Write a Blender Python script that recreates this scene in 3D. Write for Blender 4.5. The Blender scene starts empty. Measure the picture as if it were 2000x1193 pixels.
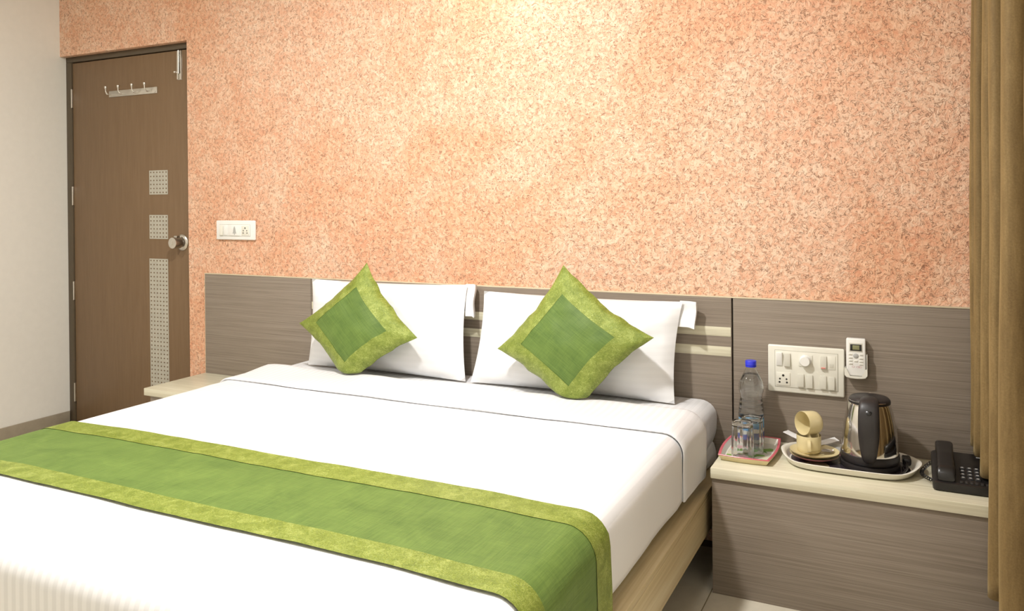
import bpy, bmesh, math, random
from mathutils import Vector, Matrix, noise, Euler
random.seed(7)
S = bpy.context.scene
COL = S.collection

# ------------------------------------------------------------------ camera
CAM = Vector((0.0, -2.8195, 1.2)); FPX = 1576.12; CY = 393.6
def camera():
    y, p, r = math.radians(26.2764), math.radians(0.2507), math.radians(-0.5157)
    fwd = Vector((-math.sin(y)*math.cos(p), math.cos(y)*math.cos(p), -math.sin(p)))
    rt = Vector((math.cos(y), math.sin(y), 0)); up = rt.cross(fwd)
    r2 = rt*math.cos(r) + up*math.sin(r); u2 = -rt*math.sin(r) + up*math.cos(r)
    cd = bpy.data.cameras.new('camera'); c = bpy.data.objects.new('camera', cd); COL.objects.link(c)
    m = Matrix((r2, u2, -fwd)).transposed().to_4x4(); m.translation = CAM
    c.matrix_world = m
    cd.sensor_fit = 'HORIZONTAL'; cd.sensor_width = 36; cd.lens = FPX/2000*36
    cd.shift_y = -(596.5-CY)/2000; cd.clip_start = 0.05
    S.camera = c
camera()
# ------------------------------------------------------------------ world, lights, exposure
w = bpy.data.worlds.new('world'); S.world = w; w.use_nodes = True
w.node_tree.nodes['Background'].inputs[0].default_value = (1, .99, .97, 1)
w.node_tree.nodes['Background'].inputs[1].default_value = 0.05
def area(name, loc, target, size, power, color, shape='DISK', spread=180):
    ld = bpy.data.lights.new(name, 'AREA'); ld.shape = shape; ld.size = size; ld.energy = power; ld.color = color
    ld.spread = math.radians(spread)
    o = bpy.data.objects.new(name, ld); COL.objects.link(o); o.location = loc
    o.rotation_euler = (Vector(target)-Vector(loc)).to_track_quat('-Z', 'Y').to_euler()
    return o
area('ceiling_and_fill_glow', (-1.30, -1.50, 2.585), (-1.30, -1.50, 0), 0.17, 52, (1, .985, .97))
area('ceiling_and_fill_glow', (-2.95, -2.10, 2.585), (-2.95, -2.10, 0), 0.26, 20, (1, .985, .97))  # added fill light, brightens the door side and left wall
area('wall_light_glow', (-1.385, -0.20, 2.36), (-1.385, -0.02, 1.9), 0.14, 2.7, (1, .97, .97))
area('ceiling_and_fill_glow', (-0.45, -2.75, 2.585), (-0.45, -2.75, 0), 0.26, 7, (1, .985, .97))  # added weak fill for the bed side and table fronts
vs = S.view_settings
vs.view_transform = 'Standard'; vs.look = 'None'; vs.gamma = 1; vs.exposure = 0.40; vs.use_curve_mapping = False

# ------------------------------------------------------------------ node / material helpers
def mat(name):
    m = bpy.data.materials.new(name); m.use_nodes = True
    nt = m.node_tree; b = nt.nodes['Principled BSDF']
    return m, nt, b
def N(nt, kind, **kw):
    n = nt.nodes.new(kind)
    for k, v in kw.items():
        if k in n.inputs: n.inputs[k].default_value = v
        else: setattr(n, k, v)
    return n
def L(nt, a, b): nt.links.new(a, b)
def coord(nt, scale=(1, 1, 1), kind='Object', rot=(0, 0, 0)):
    tc = N(nt, 'ShaderNodeTexCoord'); mp = N(nt, 'ShaderNodeMapping')
    mp.inputs['Scale'].default_value = scale; mp.inputs['Rotation'].default_value = rot
    L(nt, tc.outputs[kind], mp.inputs[0]); return mp.outputs[0]
def nz(nt, vec, scale, detail=3, rough=.55, dist=0.0):
    n = N(nt, 'ShaderNodeTexNoise'); n.inputs['Scale'].default_value = scale; n.inputs['Detail'].default_value = detail
    n.inputs['Roughness'].default_value = rough; n.inputs['Distortion'].default_value = dist
    L(nt, vec, n.inputs['Vector']); return n.outputs[0]
def ramp(nt, fac, stops, interp='LINEAR'):
    r = N(nt, 'ShaderNodeValToRGB'); r.color_ramp.interpolation = interp
    el = r.color_ramp.elements
    while len(el) < len(stops): el.new(.5)
    for e, (p, c) in zip(el, stops):
        e.position = p; e.color = (*c, 1) if len(c) == 3 else c
    L(nt, fac, r.inputs[0]); return r.outputs[0]
def mix(nt, fac, a, b, mode='MIX'):
    n = N(nt, 'ShaderNodeMix', data_type='RGBA', blend_type=mode)
    for sock, v in ((n.inputs[0], fac), (n.inputs[6], a), (n.inputs[7], b)):
        if hasattr(v, 'is_output'): L(nt, v, sock)
        elif isinstance(v, tuple): sock.default_value = (*v, 1) if len(v) == 3 else v
        else: sock.default_value = v
    return n.outputs[2]
def mth(nt, op, a, b=0.0, c=None):
    n = N(nt, 'ShaderNodeMath', operation=op)
    for s, v in zip(n.inputs, (a, b, c)):
        if v is None: continue
        if hasattr(v, 'is_output'): L(nt, v, s)
        else: s.default_value = v
    return n.outputs[0]
def bump(nt, b, h, strength=.3, dist=.002):
    n = N(nt, 'ShaderNodeBump'); n.inputs['Strength'].default_value = strength; n.inputs['Distance'].default_value = dist
    L(nt, h, n.inputs['Height']); L(nt, n.outputs[0], b.inputs['Normal'])
def plain(name, col, rough=.5, metal=0., spec=.5, vary=.0, **kw):
    m, nt, b = mat(name)
    b.inputs['Roughness'].default_value = rough; b.inputs['Metallic'].default_value = metal
    b.inputs['Specular IOR Level'].default_value = spec
    v = coord(nt); n = nz(nt, v, 30, 3)
    k = vary or .06
    c = ramp(nt, n, [(.3, tuple(x*(1-k) for x in col)), (.7, tuple(min(1, x*(1+k)) for x in col))])
    L(nt, c, b.inputs['Base Color'])
    for kk, vv in kw.items(): b.inputs[kk.replace('_', ' ')].default_value = vv
    return m

def mat_wall():
    m, nt, b = mat('orange_flake_plaster'); v = coord(nt)
    warp = nz(nt, v, 22, 2, .5)
    n1 = nz(nt, v, 41, 2.5, .5, 1.7)
    n2 = nz(nt, v, 70, 2, .5, 2.2)
    n3 = nz(nt, v, 15, 3, .6, .8)
    big = nz(nt, v, 1.5, 3, .6, .4)
    def crack(n, wd):
        return ramp(nt, mth(nt, 'ABSOLUTE', mth(nt, 'SUBTRACT', n, .5)), [(0, (1, 1, 1)), (wd, (0, 0, 0))])
    g1 = ramp(nt, nz(nt, v, 47, 2, .5), [(.49, (0, 0, 0)), (.55, (1, 1, 1))])
    g2 = ramp(nt, nz(nt, v, 70, 2, .5), [(.50, (0, 0, 0)), (.57, (1, 1, 1))])
    c1 = mth(nt, 'MULTIPLY', crack(n1, .024), g1); c2 = mth(nt, 'MULTIPLY', crack(n2, .032), g2)
    ck = mth(nt, 'MAXIMUM', c1, c2)
    base = ramp(nt, n3, [(.30, (.72, .385, .245)), (.5, (.76, .465, .310)), (.68, (.80, .555, .40))])
    fl = ramp(nt, n1, [(.34, (.70, .345, .215)), (.48, (.76, .465, .310)), (.64, (.84, .62, .455))])
    c = mix(nt, .5, base, fl)
    tint = ramp(nt, big, [(.40, (.95, .84, .76)), (.54, (1, 1, 1)), (.7, (1.0, 1.04, 1.06))])
    c = mix(nt, 1., c, tint, 'MULTIPLY')
    c = mix(nt, mth(nt, 'MULTIPLY', ck, .82), c, (.20, .085, .045))
    L(nt, c, b.inputs['Base Color']); b.inputs['Roughness'].default_value = .62; b.inputs['Specular IOR Level'].default_value = .3
    h = mth(nt, 'ADD', mth(nt, 'MULTIPLY', n1, .7), mth(nt, 'MULTIPLY', n2, .45))
    h = mth(nt, 'SUBTRACT', h, mth(nt, 'MULTIPLY', ck, .35))
    bump(nt, b, h, .75, .006)
    return m
def mat_grain(name, stops, axis='X', fine=150, rough=.42, coarse=.9, amt=.5):
    m, nt, b = mat(name)
    s = {'X': (coarse, fine, fine), 'Y': (fine, coarse, fine), 'Z': (fine, fine, coarse)}[axis]
    s2 = {'X': (coarse*.5, fine*.25, fine*.25), 'Y': (fine*.25, coarse*.5, fine*.25), 'Z': (fine*.25, fine*.25, coarse*.5)}[axis]
    a = nz(nt, coord(nt, s), 1.6, 3, .6); c = nz(nt, coord(nt, s2), 1.4, 3, .6, .3)
    f = mth(nt, 'ADD', mth(nt, 'MULTIPLY', a, amt), mth(nt, 'MULTIPLY', c, 1-amt))
    L(nt, ramp(nt, f, stops), b.inputs['Base Color'])
    b.inputs['Roughness'].default_value = rough; b.inputs['Specular IOR Level'].default_value = .4
    bump(nt, b, a, .08, .0006)
    return m
def mat_linen(name, col=(.75, .75, .755), stripe=0.0125, axis=0, amt=.10):
    m, nt, b = mat(name); tc = N(nt, 'ShaderNodeTexCoord'); sp = N(nt, 'ShaderNodeSeparateXYZ')
    L(nt, tc.outputs['Object'], sp.inputs[0])
    wv = mth(nt, 'SINE', mth(nt, 'MULTIPLY', sp.outputs[axis], math.pi/stripe))
    st = ramp(nt, mth(nt, 'MULTIPLY_ADD', wv, .5, .5), [(.40, (0, 0, 0)), (.60, (1, 1, 1))])
    c = mix(nt, st, tuple(x*(1-amt) for x in col), col)
    L(nt, c, b.inputs['Base Color'])
    L(nt, mth(nt, 'MULTIPLY_ADD', st, -.22, .72), b.inputs['Roughness'])
    b.inputs['Specular IOR Level'].default_value = .3; b.inputs['Sheen Weight'].default_value = .15
    bump(nt, b, nz(nt, coord(nt), 14, 3, .5), .12, .006)
    return m
def mat_silk(name, a, c):
    m, nt, b = mat(name)
    s1 = nz(nt, coord(nt, (260, 9, 1), 'UV', (0, 0, .12)), 1.0, 4, .65, .2); s2 = nz(nt, coord(nt, (14, 190, 1), 'UV'), 1.0, 3, .6)
    bl = nz(nt, coord(nt, (9, 9, 9), 'UV'), 1.0, 3, .6, .6)
    f = mth(nt, 'ADD', mth(nt, 'MULTIPLY', s1, .42), mth(nt, 'ADD', mth(nt, 'MULTIPLY', s2, .18), mth(nt, 'MULTIPLY', bl, .40)))
    L(nt, ramp(nt, f, [(.33, a), (.52, tuple((x+y)*.5 for x, y in zip(a, c))), (.70, c)]), b.inputs['Base Color'])
    b.inputs['Roughness'].default_value = .58; b.inputs['Specular IOR Level'].default_value = .3; b.inputs['Sheen Weight'].default_value = .15
    b.inputs['Sheen Tint'].default_value = (.7, .9, .35, 1)
    bump(nt, b, mth(nt, 'ADD', s1, mth(nt, 'MULTIPLY', bl, 2.2)), .30, .0022)
    return m
def mat_brocade(name, a, c, hi):
    m, nt, b = mat(name); v = coord(nt, (1, 1, 1), 'UV')
    n = nz(nt, v, 210, 3, .7, 1.8); n2 = nz(nt, v, 26, 3, .6, .6)
    col = ramp(nt, mth(nt, 'MULTIPLY_ADD', n2, .35, mth(nt, 'MULTIPLY', n, .65)), [(.34, a), (.50, c), (.66, hi)])
    L(nt, col, b.inputs['Base Color'])
    b.inputs['Roughness'].default_value = .40; b.inputs['Metallic'].default_value = .12
    bump(nt, b, n, .7, .0022)
    return m

M = {}
M['wall'] = mat_wall()
M['white_wall'] = plain('cream_paint', (.78, .76, .695), .55, vary=.015)
M['ceiling'] = plain('ceiling_paint', (.82, .80, .75), .7, vary=.015)
M['skirting'] = plain('beige_skirting', (.36, .31, .23), .35)
M['grout'] = plain('grout', (.22, .18, .11), .8)
M['tile'] = plain('ivory_tile', (.62, .57, .46), .16, vary=.04)
M['lam'] = mat_grain('taupe_laminate', [(.30, (.152, .118, .088)), (.5, (.230, .188, .146)), (.70, (.305, .256, .206))], 'X', 420, .42, 2.2, .72)
M['lamdark'] = plain('groove', (.03, .022, .016), .8)
M['pale'] = mat_grain('pale_laminate', [(.3, (.47, .43, .29)), (.5, (.63, .59, .44)), (.7, (.75, .72, .57))], 'X', 130, .35, 1.6)
M['pale_y'] = mat_grain('pale_laminate_long', [(.3, (.38, .29, .14)), (.5, (.54, .44, .25)), (.7, (.66, .58, .38))], 'Y', 60, .4, 1.0)
M['edge'] = plain('cream_edging', (.62, .54, .38), .4)
M['door'] = mat_grain('brown_door_laminate', [(.3, (.165, .100, .050)), (.5, (.185, .115, .060)), (.7, (.205, .130, .070))], 'Z', 160, .45, 5)
M['frame'] = plain('door_frame_paint', (.085, .062, .036), .5)
M['steel'] = plain('brushed_steel', (.62, .60, .55), .28, 1.0, vary=.05)
M['chrome'] = plain('polished_steel', (.72, .70, .66), .10, 1.0, vary=.03)
M['perf'] = plain('satin_plate', (.47, .45, .38), .38, .25)
M['dark'] = plain('dark_recess', (.03, .025, .02), .7)
M['linen'] = mat_linen('white_satin_stripe')
M['pillow'] = mat_linen('white_pillow_cotton', (.80, .80, .80), .012, 2, .02)
M['silk'] = mat_silk('green_silk', (.055, .105, .018), (.150, .228, .045))
M['brocade'] = mat_brocade('lime_brocade', (.105, .150, .012), (.20, .255, .030), (.40, .45, .12))
M['white_pl'] = plain('ivory_plastic', (.74, .72, .63), .3, vary=.02)
M['white_pl2'] = plain('white_plastic', (.80, .79, .75), .28, vary=.02)
M['grey_pl'] = plain('switch_grey_ivory', (.58, .56, .48), .3, vary=.02)
M['groove_grey'] = plain('plate_groove', (.40, .38, .31), .5)
M['red'] = plain('red_indicator', (.72, .26, .22), .3)
M['grey_print'] = plain('grey_print', (.42, .42, .40), .5)
M['pink_print'] = plain('pink_print', (.55, .30, .32), .5)
M['lcd'] = plain('lcd_olive', (.24, .24, .12), .2)
M['black'] = plain('black_plastic', (.012, .011, .011), .28, vary=.2)
M['blackm'] = plain('matt_black_plastic', (.022, .019, .019), .42, vary=.2)
M['key'] = plain('dark_grey_key', (.035, .034, .034), .35)
M['key_white'] = plain('key_legend_white', (.75, .75, .72), .4)
M['cream'] = plain('cream_melamine', (.66, .56, .31), .25, vary=.03)
M['pink'] = plain('rose_melamine', (.60, .13, .16), .25, vary=.08)
M['mauve'] = plain('mauve_glaze', (.50, .21, .22), .25, vary=.08)
M['tray'] = plain('white_melamine', (.80, .77, .68), .22, vary=.02)
M['cap'] = plain('blue_cap', (.03, .04, .62), .35)
M['paper'] = plain('white_paper', (.80, .79, .77), .6, vary=.02)
def mat_print(name, stops, scale):
    m, nt, b = mat(name); v = N(nt, 'ShaderNodeTexVoronoi'); v.inputs['Scale'].default_value = scale
    L(nt, coord(nt), v.inputs['Vector']); sp = N(nt, 'ShaderNodeSeparateColor'); L(nt, v.outputs['Color'], sp.inputs[0])
    L(nt, ramp(nt, sp.outputs[0], stops, 'CONSTANT'), b.inputs['Base Color']); b.inputs['Roughness'].default_value = .2
    return m
M['print1'] = mat_print('floral_print', [(0, (.62, .62, .55)), (.35, (.10, .28, .04)), (.55, (.66, .40, .42)), (.72, (.68, .64, .48)), (.88, (.20, .38, .08))], 34)
M['print2'] = mat_print('dark_floral_print', [(0, (.035, .028, .035)), (.45, (.06, .04, .06)), (.72, (.24, .20, .12)), (.90, (.30, .05, .14))], 26)
def mat_label():
    m, nt, b = mat('bottle_label'); tc = N(nt, 'ShaderNodeTexCoord'); sp = N(nt, 'ShaderNodeSeparateXYZ'); L(nt, tc.outputs['Object'], sp.inputs[0])
    wv = nz(nt, tc.outputs['Object'], 38, 2, .5, .8)
    z = mth(nt, 'MULTIPLY_ADD', sp.outputs[2], 1/.064, -.027/.064)
    z = mth(nt, 'ADD', z, mth(nt, 'MULTIPLY_ADD', wv, .36, -.18))
    L(nt, ramp(nt, z, [(0, (.02, .06, .32)), (.30, (.02, .07, .36)), (.34, (.70, .68, .60)), (.55, (.72, .72, .68)), (.60, (.04, .26, .60)), (.85, (.20, .48, .75))]), b.inputs['Base Color'])
    b.inputs['Roughness'].default_value = .3; return m
M['label'] = mat_label()
def glass(name, ior, col=(1, 1, 1), rough=0.0):
    m, nt, b = mat(name); b.inputs['Transmission Weight'].default_value = 1; b.inputs['IOR'].default_value = ior
    b.inputs['Roughness'].default_value = rough
    n = nz(nt, coord(nt), 20, 2); L(nt, ramp(nt, n, [(.3, tuple(x*.98 for x in col)), (.7, col)]), b.inputs['Base Color'])
    return m
M['glass'] = glass('clear_glass', 1.48, (.97, .98, .97)); M['pet'] = glass('clear_pet', 1.30, (.95, .97, .98)); M['water'] = glass('water', 1.33, (.97, .99, 1))
def mat_curtain():
    m, nt, b = mat('mustard_velvet'); a = nz(nt, coord(nt, (1, 1, .12)), 60, 4, .6); c = nz(nt, coord(nt), 240, 2, .6); d = nz(nt, coord(nt, (1, 1, .3)), 9, 3)
    f = mth(nt, 'ADD', mth(nt, 'MULTIPLY', a, .45), mth(nt, 'ADD', mth(nt, 'MULTIPLY', c, .25), mth(nt, 'MULTIPLY', d, .3)))
    L(nt, ramp(nt, f, [(.35, (.120, .072, .020)), (.52, (.188, .120, .040)), (.68, (.268, .178, .068))]), b.inputs['Base Color'])
    b.inputs['Roughness'].default_value = .75; b.inputs['Sheen Weight'].default_value = .3; b.inputs['Sheen Tint'].default_value = (.9, .7, .35, 1)
    bump(nt, b, c, .25, .001); return m
M['curtain'] = mat_curtain()
def mat_emit(name, col, st):
    m, nt, b = mat(name); b.inputs['Emission Color'].default_value = (*col, 1); b.inputs['Emission Strength'].default_value = st
    b.inputs['Base Color'].default_value = (.8, .8, .8, 1); return m
M['lamp'] = mat_emit('lamp_diffuser', (1, .94, .84), 3)

# ------------------------------------------------------------------ object helpers
def base_loc(p):
    l = Vector((0, 0, 0))
    while p is not None: l += p.location; p = p.parent
    return l
def link(name, verts, faces, m, parent=None, smooth=40, uvs=None, weld=0):
    off = base_loc(parent)
    me = bpy.data.meshes.new(name); me.from_pydata([tuple(Vector(v)-off) for v in verts], [], faces); me.validate(); me.update()
    bm = bmesh.new(); bm.from_mesh(me)
    if weld: bmesh.ops.remove_doubles(bm, verts=bm.verts, dist=weld)
    bmesh.ops.recalc_face_normals(bm, faces=bm.faces); bm.to_mesh(me); bm.free()
    if uvs:
        uv = me.uv_layers.new(name='UVMap')
        for lp in me.loops: uv.data[lp.index].uv = uvs[lp.vertex_index]
    if smooth:
        for p in me.polygons: p.use_smooth = True
        me.set_sharp_from_angle(angle=math.radians(smooth))
    me.materials.append(M[m]); o = bpy.data.objects.new(name, me); COL.objects.link(o)
    if parent: o.parent = parent
    return o
def thing(name, label, cat, loc, group=None):
    o = bpy.data.objects.new(name, None); COL.objects.link(o); o.location = loc; o.empty_display_size = .05
    return tag(o, label, cat, group)
def tag(o, label, cat, group=None):
    o['label'] = label; o['category'] = cat
    if group: o['group'] = group
    return o
def struct(o): o['kind'] = 'structure'; return o
class G:
    def __init__(s): s.v = []; s.f = []
    def add(s, v, f):
        n = len(s.v); s.v += [Vector(x) for x in v]; s.f += [tuple(i+n for i in q) for q in f]; return s
    def box(s, x0, x1, y0, y1, z0, z1, bev=0.0, seg=2, mtx=None):
        bm = bmesh.new(); bmesh.ops.create_cube(bm, size=1)
        for v in bm.verts: v.co = Vector(((x0+x1)/2+v.co.x*(x1-x0), (y0+y1)/2+v.co.y*(y1-y0), (z0+z1)/2+v.co.z*(z1-z0)))
        if bev: bmesh.ops.bevel(bm, geom=list(bm.edges), offset=bev, segments=seg, profile=.5, affect='EDGES')
        if mtx: bm.transform(mtx)
        bm.verts.ensure_lookup_table(); bm.verts.index_update()
        s.add([v.co.copy() for v in bm.verts], [tuple(v.index for v in f.verts) for f in bm.faces]); bm.free(); return s
    def loft(s, rings, closed=True, cap0=False, cap1=False):
        n = len(rings[0]); v = [p for r in rings for p in r]; f = []
        for i in range(len(rings)-1):
            for j in range(n if closed else n-1):
                k = (j+1) % n; f.append((i*n+j, i*n+k, (i+1)*n+k, (i+1)*n+j))
        if cap0: f.append(tuple(range(n)))
        if cap1: f.append(tuple((len(rings)-1)*n+j for j in range(n)))
        return s.add(v, f)
    def lathe(s, prof, c, n=40, mtx=None, cap0=True, cap1=True):
        rings = []
        for r, z in prof:
            rg = [Vector((r*math.cos(a), r*math.sin(a), z)) for a in (2*math.pi*j/n for j in range(n))]
            rings.append([(mtx @ p if mtx else p) + Vector(c) for p in rg])
        return s.loft(rings, True, cap0, cap1)
    def tube(s, path, r, n=10, smooth=4, closed=False):
        P = [Vector(p) for p in path]
        if smooth > 1: P = spline(P, smooth, closed)
        rings = []; up = Vector((0, 0, 1))
        for i, p in enumerate(P):
            a = P[i-1] if (i or closed) else p; b = P[(i+1) % len(P)] if (i < len(P)-1 or closed) else p
            t = (b-a).normalized(); u = up - t*up.dot(t)
            if u.length < .05: u = Vector((1, 0, 0)) - t*t.x
            u.normalize(); up = u; w_ = t.cross(u); rr = r(i/(len(P)-1)) if callable(r) else r
            rings.append([p+u*rr*math.cos(q)+w_*rr*math.sin(q) for q in (2*math.pi*j/n for j in range(n))])
        if closed: rings.append(rings[0])
        return s.loft(rings, True, not closed, not closed)
    def put(s, name, m, parent=None, smooth=40, weld=0): return link(name, s.v, s.f, m, parent, smooth, None, weld)
def spline(P, k, closed=False):
    out = []; n = len(P)
    for i in range(n if closed else n-1):
        g = lambda j: P[j % n] if closed else P[max(0, min(n-1, j))]
        a, b, c, d = g(i-1), g(i), g(i+1), g(i+2)
        for q in range(k):
            t = q/k; out.append(.5*((2*b)+(c-a)*t+(2*a-5*b+4*c-d)*t*t+(3*b-a-3*c+d)*t**3))
    if not closed: out.append(P[-1])
    return out
def grid(nu, nv, fn, uvfn=None):
    v = []; uv = []
    for i in range(nu):
        for j in range(nv):
            a, b = i/(nu-1), j/(nv-1); v.append(fn(a, b)); uv.append(uvfn(a, b) if uvfn else (a, b))
    f = [(i*nv+j, (i+1)*nv+j, (i+1)*nv+j+1, i*nv+j+1) for i in range(nu-1) for j in range(nv-1)]
    return v, f, uv
def box(name, x0, x1, y0, y1, z0, z1, m, parent=None, bev=.002, seg=2, mtx=None):
    return G().box(x0, x1, y0, y1, z0, z1, bev, seg, mtx).put(name, m, parent, 35)
def nse(x, y, z=0): return noise.noise(Vector((x, y, z)))

# ------------------------------------------------------------------ room shell
XL, XR, YB, ZC = -4.094, 0.34, -3.70, 2.62
DX0, DX1, DZ = XL, -3.146, 1.98
g = G()
g.box(XL-.15, DX1, 0, .16, DZ, ZC).box(DX1, XR+.15, 0, .16, 0, ZC)
wall = struct(g.put('wall_back', 'wall', None, 0))
struct(box('wall_left', XL-.15, XL, YB-.15, .16, 0, ZC, 'white_wall', None, 0))
struct(box('wall_right', XR, XR+.15, YB-.15, 0, 0, ZC, 'white_wall', None, 0))
struct(box('wall_rear', XL, XR, YB-.15, YB, 0, ZC, 'white_wall', None, 0))
struct(box('ceiling', XL-.15, XR+.15, YB-.15, .16, ZC, ZC+.1, 'ceiling', None, 0))
fl = struct(box('floor', XL-.15, XR+.15, YB-.15, .16, -.06, -.002, 'grout', None, 0))
tm = None; T = .6
for i in range(9):
    for j in range(8):
        x0, y0 = -.550+.001+T*(i-6), -.05-T*(j+1)
        xa, xb, ya, yb = max(x0, XL), min(x0+T-.003, XR), max(y0, YB), min(y0+T-.003, 0)
        if xb-xa < .02 or yb-ya < .02: continue
        if xb-xa > T-.0035 and yb-ya > T-.0035 and tm:
            o = bpy.data.objects.new('tile', tm); COL.objects.link(o); o.parent = fl; o.location = ((xa+xb)/2, (ya+yb)/2, 0)
        else:
            gg = G().box(-(xb-xa)/2, (xb-xa)/2, -(yb-ya)/2, (yb-ya)/2, -.002, 0, .0006, 1); o = gg.put('tile', 'tile', fl, 30)
            o.location = ((xa+xb)/2, (ya+yb)/2, 0)
            if xb-xa > T-.0035 and yb-ya > T-.0035: tm = o.data
struct(box('baseboard_left', XL, XL+.008, YB, .03, 0, .070, 'skirting', None, .001))
struct(box('baseboard_rear', XL+.01, XR-.01, YB, YB+.008, 0, .070, 'skirting', None, .001))

# door frame and door
g = G(); FY = .034
g.box(XL, XL+.043, FY, .14, 0, DZ-.029, .002).box(XL, DX1, FY, .14, DZ-.029, DZ, .002).box(DX1-.028, DX1, FY, .14, 0, DZ-.029, .002)
struct(g.put('trim_1', 'frame'))
LY = .040
door = struct(box('door_1', XL+.047, DX1-.031, LY, LY+.035, .006, DZ-.034, 'door', None, .0015))
def perforated(x0, x1, z0, z1, nx, nz_):
    th = .0015; g = G(); w_ = (x1-x0)/(nx+.0); hgt = (z1-z0)/nz_; hx, hz = w_*.20, hgt*.16
    xs = [x0]; zs = [z0]
    for i in range(nx): c = x0+w_*(i+.5); xs += [c-hx, c+hx]
    for i in range(nz_): c = z0+hgt*(i+.5); zs += [c-hz, c+hz]
    xs.append(x1); zs.append(z1); ya, yb = LY-th, LY-.0001
    n, k = len(xs), len(zs)
    v = [(x, ya, z) for x in xs for z in zs]+[(x, yb, z) for x in xs for z in zs]; o = n*k; f = []
    solid = lambda i, j: 0 <= i < n-1 and 0 <= j < k-1 and not (i % 2 == 1 and j % 2 == 1)
    for i in range(n-1):
        for j in range(k-1):
            if not solid(i, j): continue
            q = (i*k+j, (i+1)*k+j, (i+1)*k+j+1, i*k+j+1); f.append(q)
            for (a, b), (di, dj) in (((q[0], q[1]), (0, -1)), ((q[1], q[2]), (1, 0)), ((q[2], q[3]), (0, 1)), ((q[3], q[0]), (-1, 0))):
                if not solid(i+di, j+dj): f.append((a, b, b+o, a+o))
    return link('perforated_plate', v, f, 'perf', door, 0)
perforated(-3.463, -3.331, 1.234, 1.356, 6, 6); perforated(-3.465, -3.333, 1.010, 1.131, 6, 6); perforated(-3.468, -3.335, .215, .910, 6, 34)
RX = Matrix.Rotation(math.radians(90), 4, 'X')   # local z -> -y
kn = G().lathe([(.0, 0), (.040, 0), (.040, .004), (.034, .010), (.018, .012)], (-3.232, LY, .995), 36, RX).put('door_knob', 'steel', door)
G().lathe([(.016, .010), (.022, .016), (.028, .022), (.0275, .060), (.0265, .064), (.020, .0645), (.0, .0635)], (-3.232, LY, .995), 36, RX).put('knob_barrel', 'steel', kn)
box('key_slot', -3.2335, -3.2305, LY-.067, LY-.063, .985, 1.003, 'chrome', kn, .0008)
box('thumb_latch', -3.244, -3.222, LY-.045, LY-.020, 1.021, 1.030, 'steel', kn, .003)
tb = box('tower_bolt', -3.254, -3.222, LY-.002, LY, 1.800, 1.944, 'steel', door, .0006)
for x in (-3.2515, -3.2285): box('guide_rail', x-.002, x+.006, LY-.007, LY-.002, 1.802, 1.944, 'chrome', tb, .001)
G().tube([(-3.240, LY-.008, 1.83), (-3.240, LY-.008, 1.944)], .0045, 12, 1).put('bolt_rod', 'steel', tb)
G().tube([(-3.240, LY-.010, 1.835), (-3.247, LY-.020, 1.836)], .003, 10, 1).put('bolt_stem', 'steel', tb)
G().lathe([(0, -.006), (.005, -.004), (.006, 0), (.005, .004), (0, .006)], (-3.249, LY-.023, 1.836), 14).put('bolt_knob', 'chrome', tb)
for z in (1.757, 1.233, .722, .175):
    hg = box('hinge', -4.052, -4.045, .0325, LY, z-.05, z+.05, 'steel', door, .0006)
    G().tube([(-4.049, .0325, z-.05), (-4.049, .0325, z+.05)], .0030, 10, 1).put('hinge_pin', 'chrome', hg)
hk = thing('coat_hook_rail', 'chrome rail with four coat hooks screwed to brown door', 'hook rail', (-3.575, LY, 1.745))
box('backplate', -3.756, -3.397, LY-.004, LY, 1.745, 1.777, 'steel', hk, .0015)
for x in (-3.740, -3.645, -3.543, -3.450):
    h = G().tube([(x, LY-.004, 1.758), (x-.001, LY-.022, 1.757), (x-.002, LY-.031, 1.768), (x-.002, LY-.033, 1.786)], .0035, 10, 5).put('hook', 'chrome', hk)
    G().lathe([(0, 0), (.005, .001), (.0075, .012), (.0065, .015), (0, .016)], (x-.002, LY-.033, 1.783), 14).put('hook_tip', 'steel', h)
for x in (-3.746, -3.41): G().lathe([(.005, 0), (.004, .002), (0, .0025)], (x, LY-.004, 1.752), 12, RX).put('screw', 'steel', hk)

# ------------------------------------------------------------------ headboard and side tables
HB = .8557
hb = thing('headboard', 'wide grey-brown wood-grain headboard panelling with two pale stripes', 'headboard', (-1.35, 0, .05))
box('panel', -3.019, -2.377, -.020, -.0005, .05, HB-.004, 'lam', hb, .0008)
box('panel', -2.372, -.5505, -.022, -.0005, .05, HB-.004, 'lam', hb, .0008)
box('panel', -.545, XR-.002, -.020, -.0005, .05, HB-.004, 'lam', hb, .0008)
for x in (-2.3745, -.5478): box('shadow_gap', x-.0024, x+.0024, -.010, -.0005, .05, HB-.004, 'lamdark', hb, 0)
box('top_edging', -3.019, XR-.002, -.0215, -.0005, HB-.0038, HB, 'edge', hb, .0006)
box('side_edging', -3.0205, -3.0192, -.0205, -.0005, .05, HB, 'edge', hb, 0)
for z0, z1 in ((.7195, .7515), (.6515, .6845)): box('stripe', -2.370, -.552, -.0232, -.0221, z0, z1, 'pale', hb, .0003)
ZT = .3813
def table(x0, x1, yf, label, side_in):
    t = thing('bedside_table', label, 'bedside table', ((x0+x1)/2, -.2, 0))
    box('table_top', x0, x1, yf, -.0215, ZT-.032, ZT, 'pale', t, .0025)
    box('front_panel', x0+side_in, x1-.004, yf+.008, yf+.026, 0, ZT-.0322, 'lam', t, .0008)
    box('side_panel', x0+side_in, x0+side_in+.018, yf+.0262, -.0215, 0, ZT-.0322, 'lam', t, .0008)
    box('side_panel', x1-.022, x1-.004, yf+.0262, -.0215, 0, ZT-.0322, 'lam', t, .0008)
table(-3.021, -2.452, -.367, 'bedside table with pale top standing next to the brown door', .032)
table(-.547, XR-.003, -.377, 'bedside table with pale top holding the kettle and telephone', .003)

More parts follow.
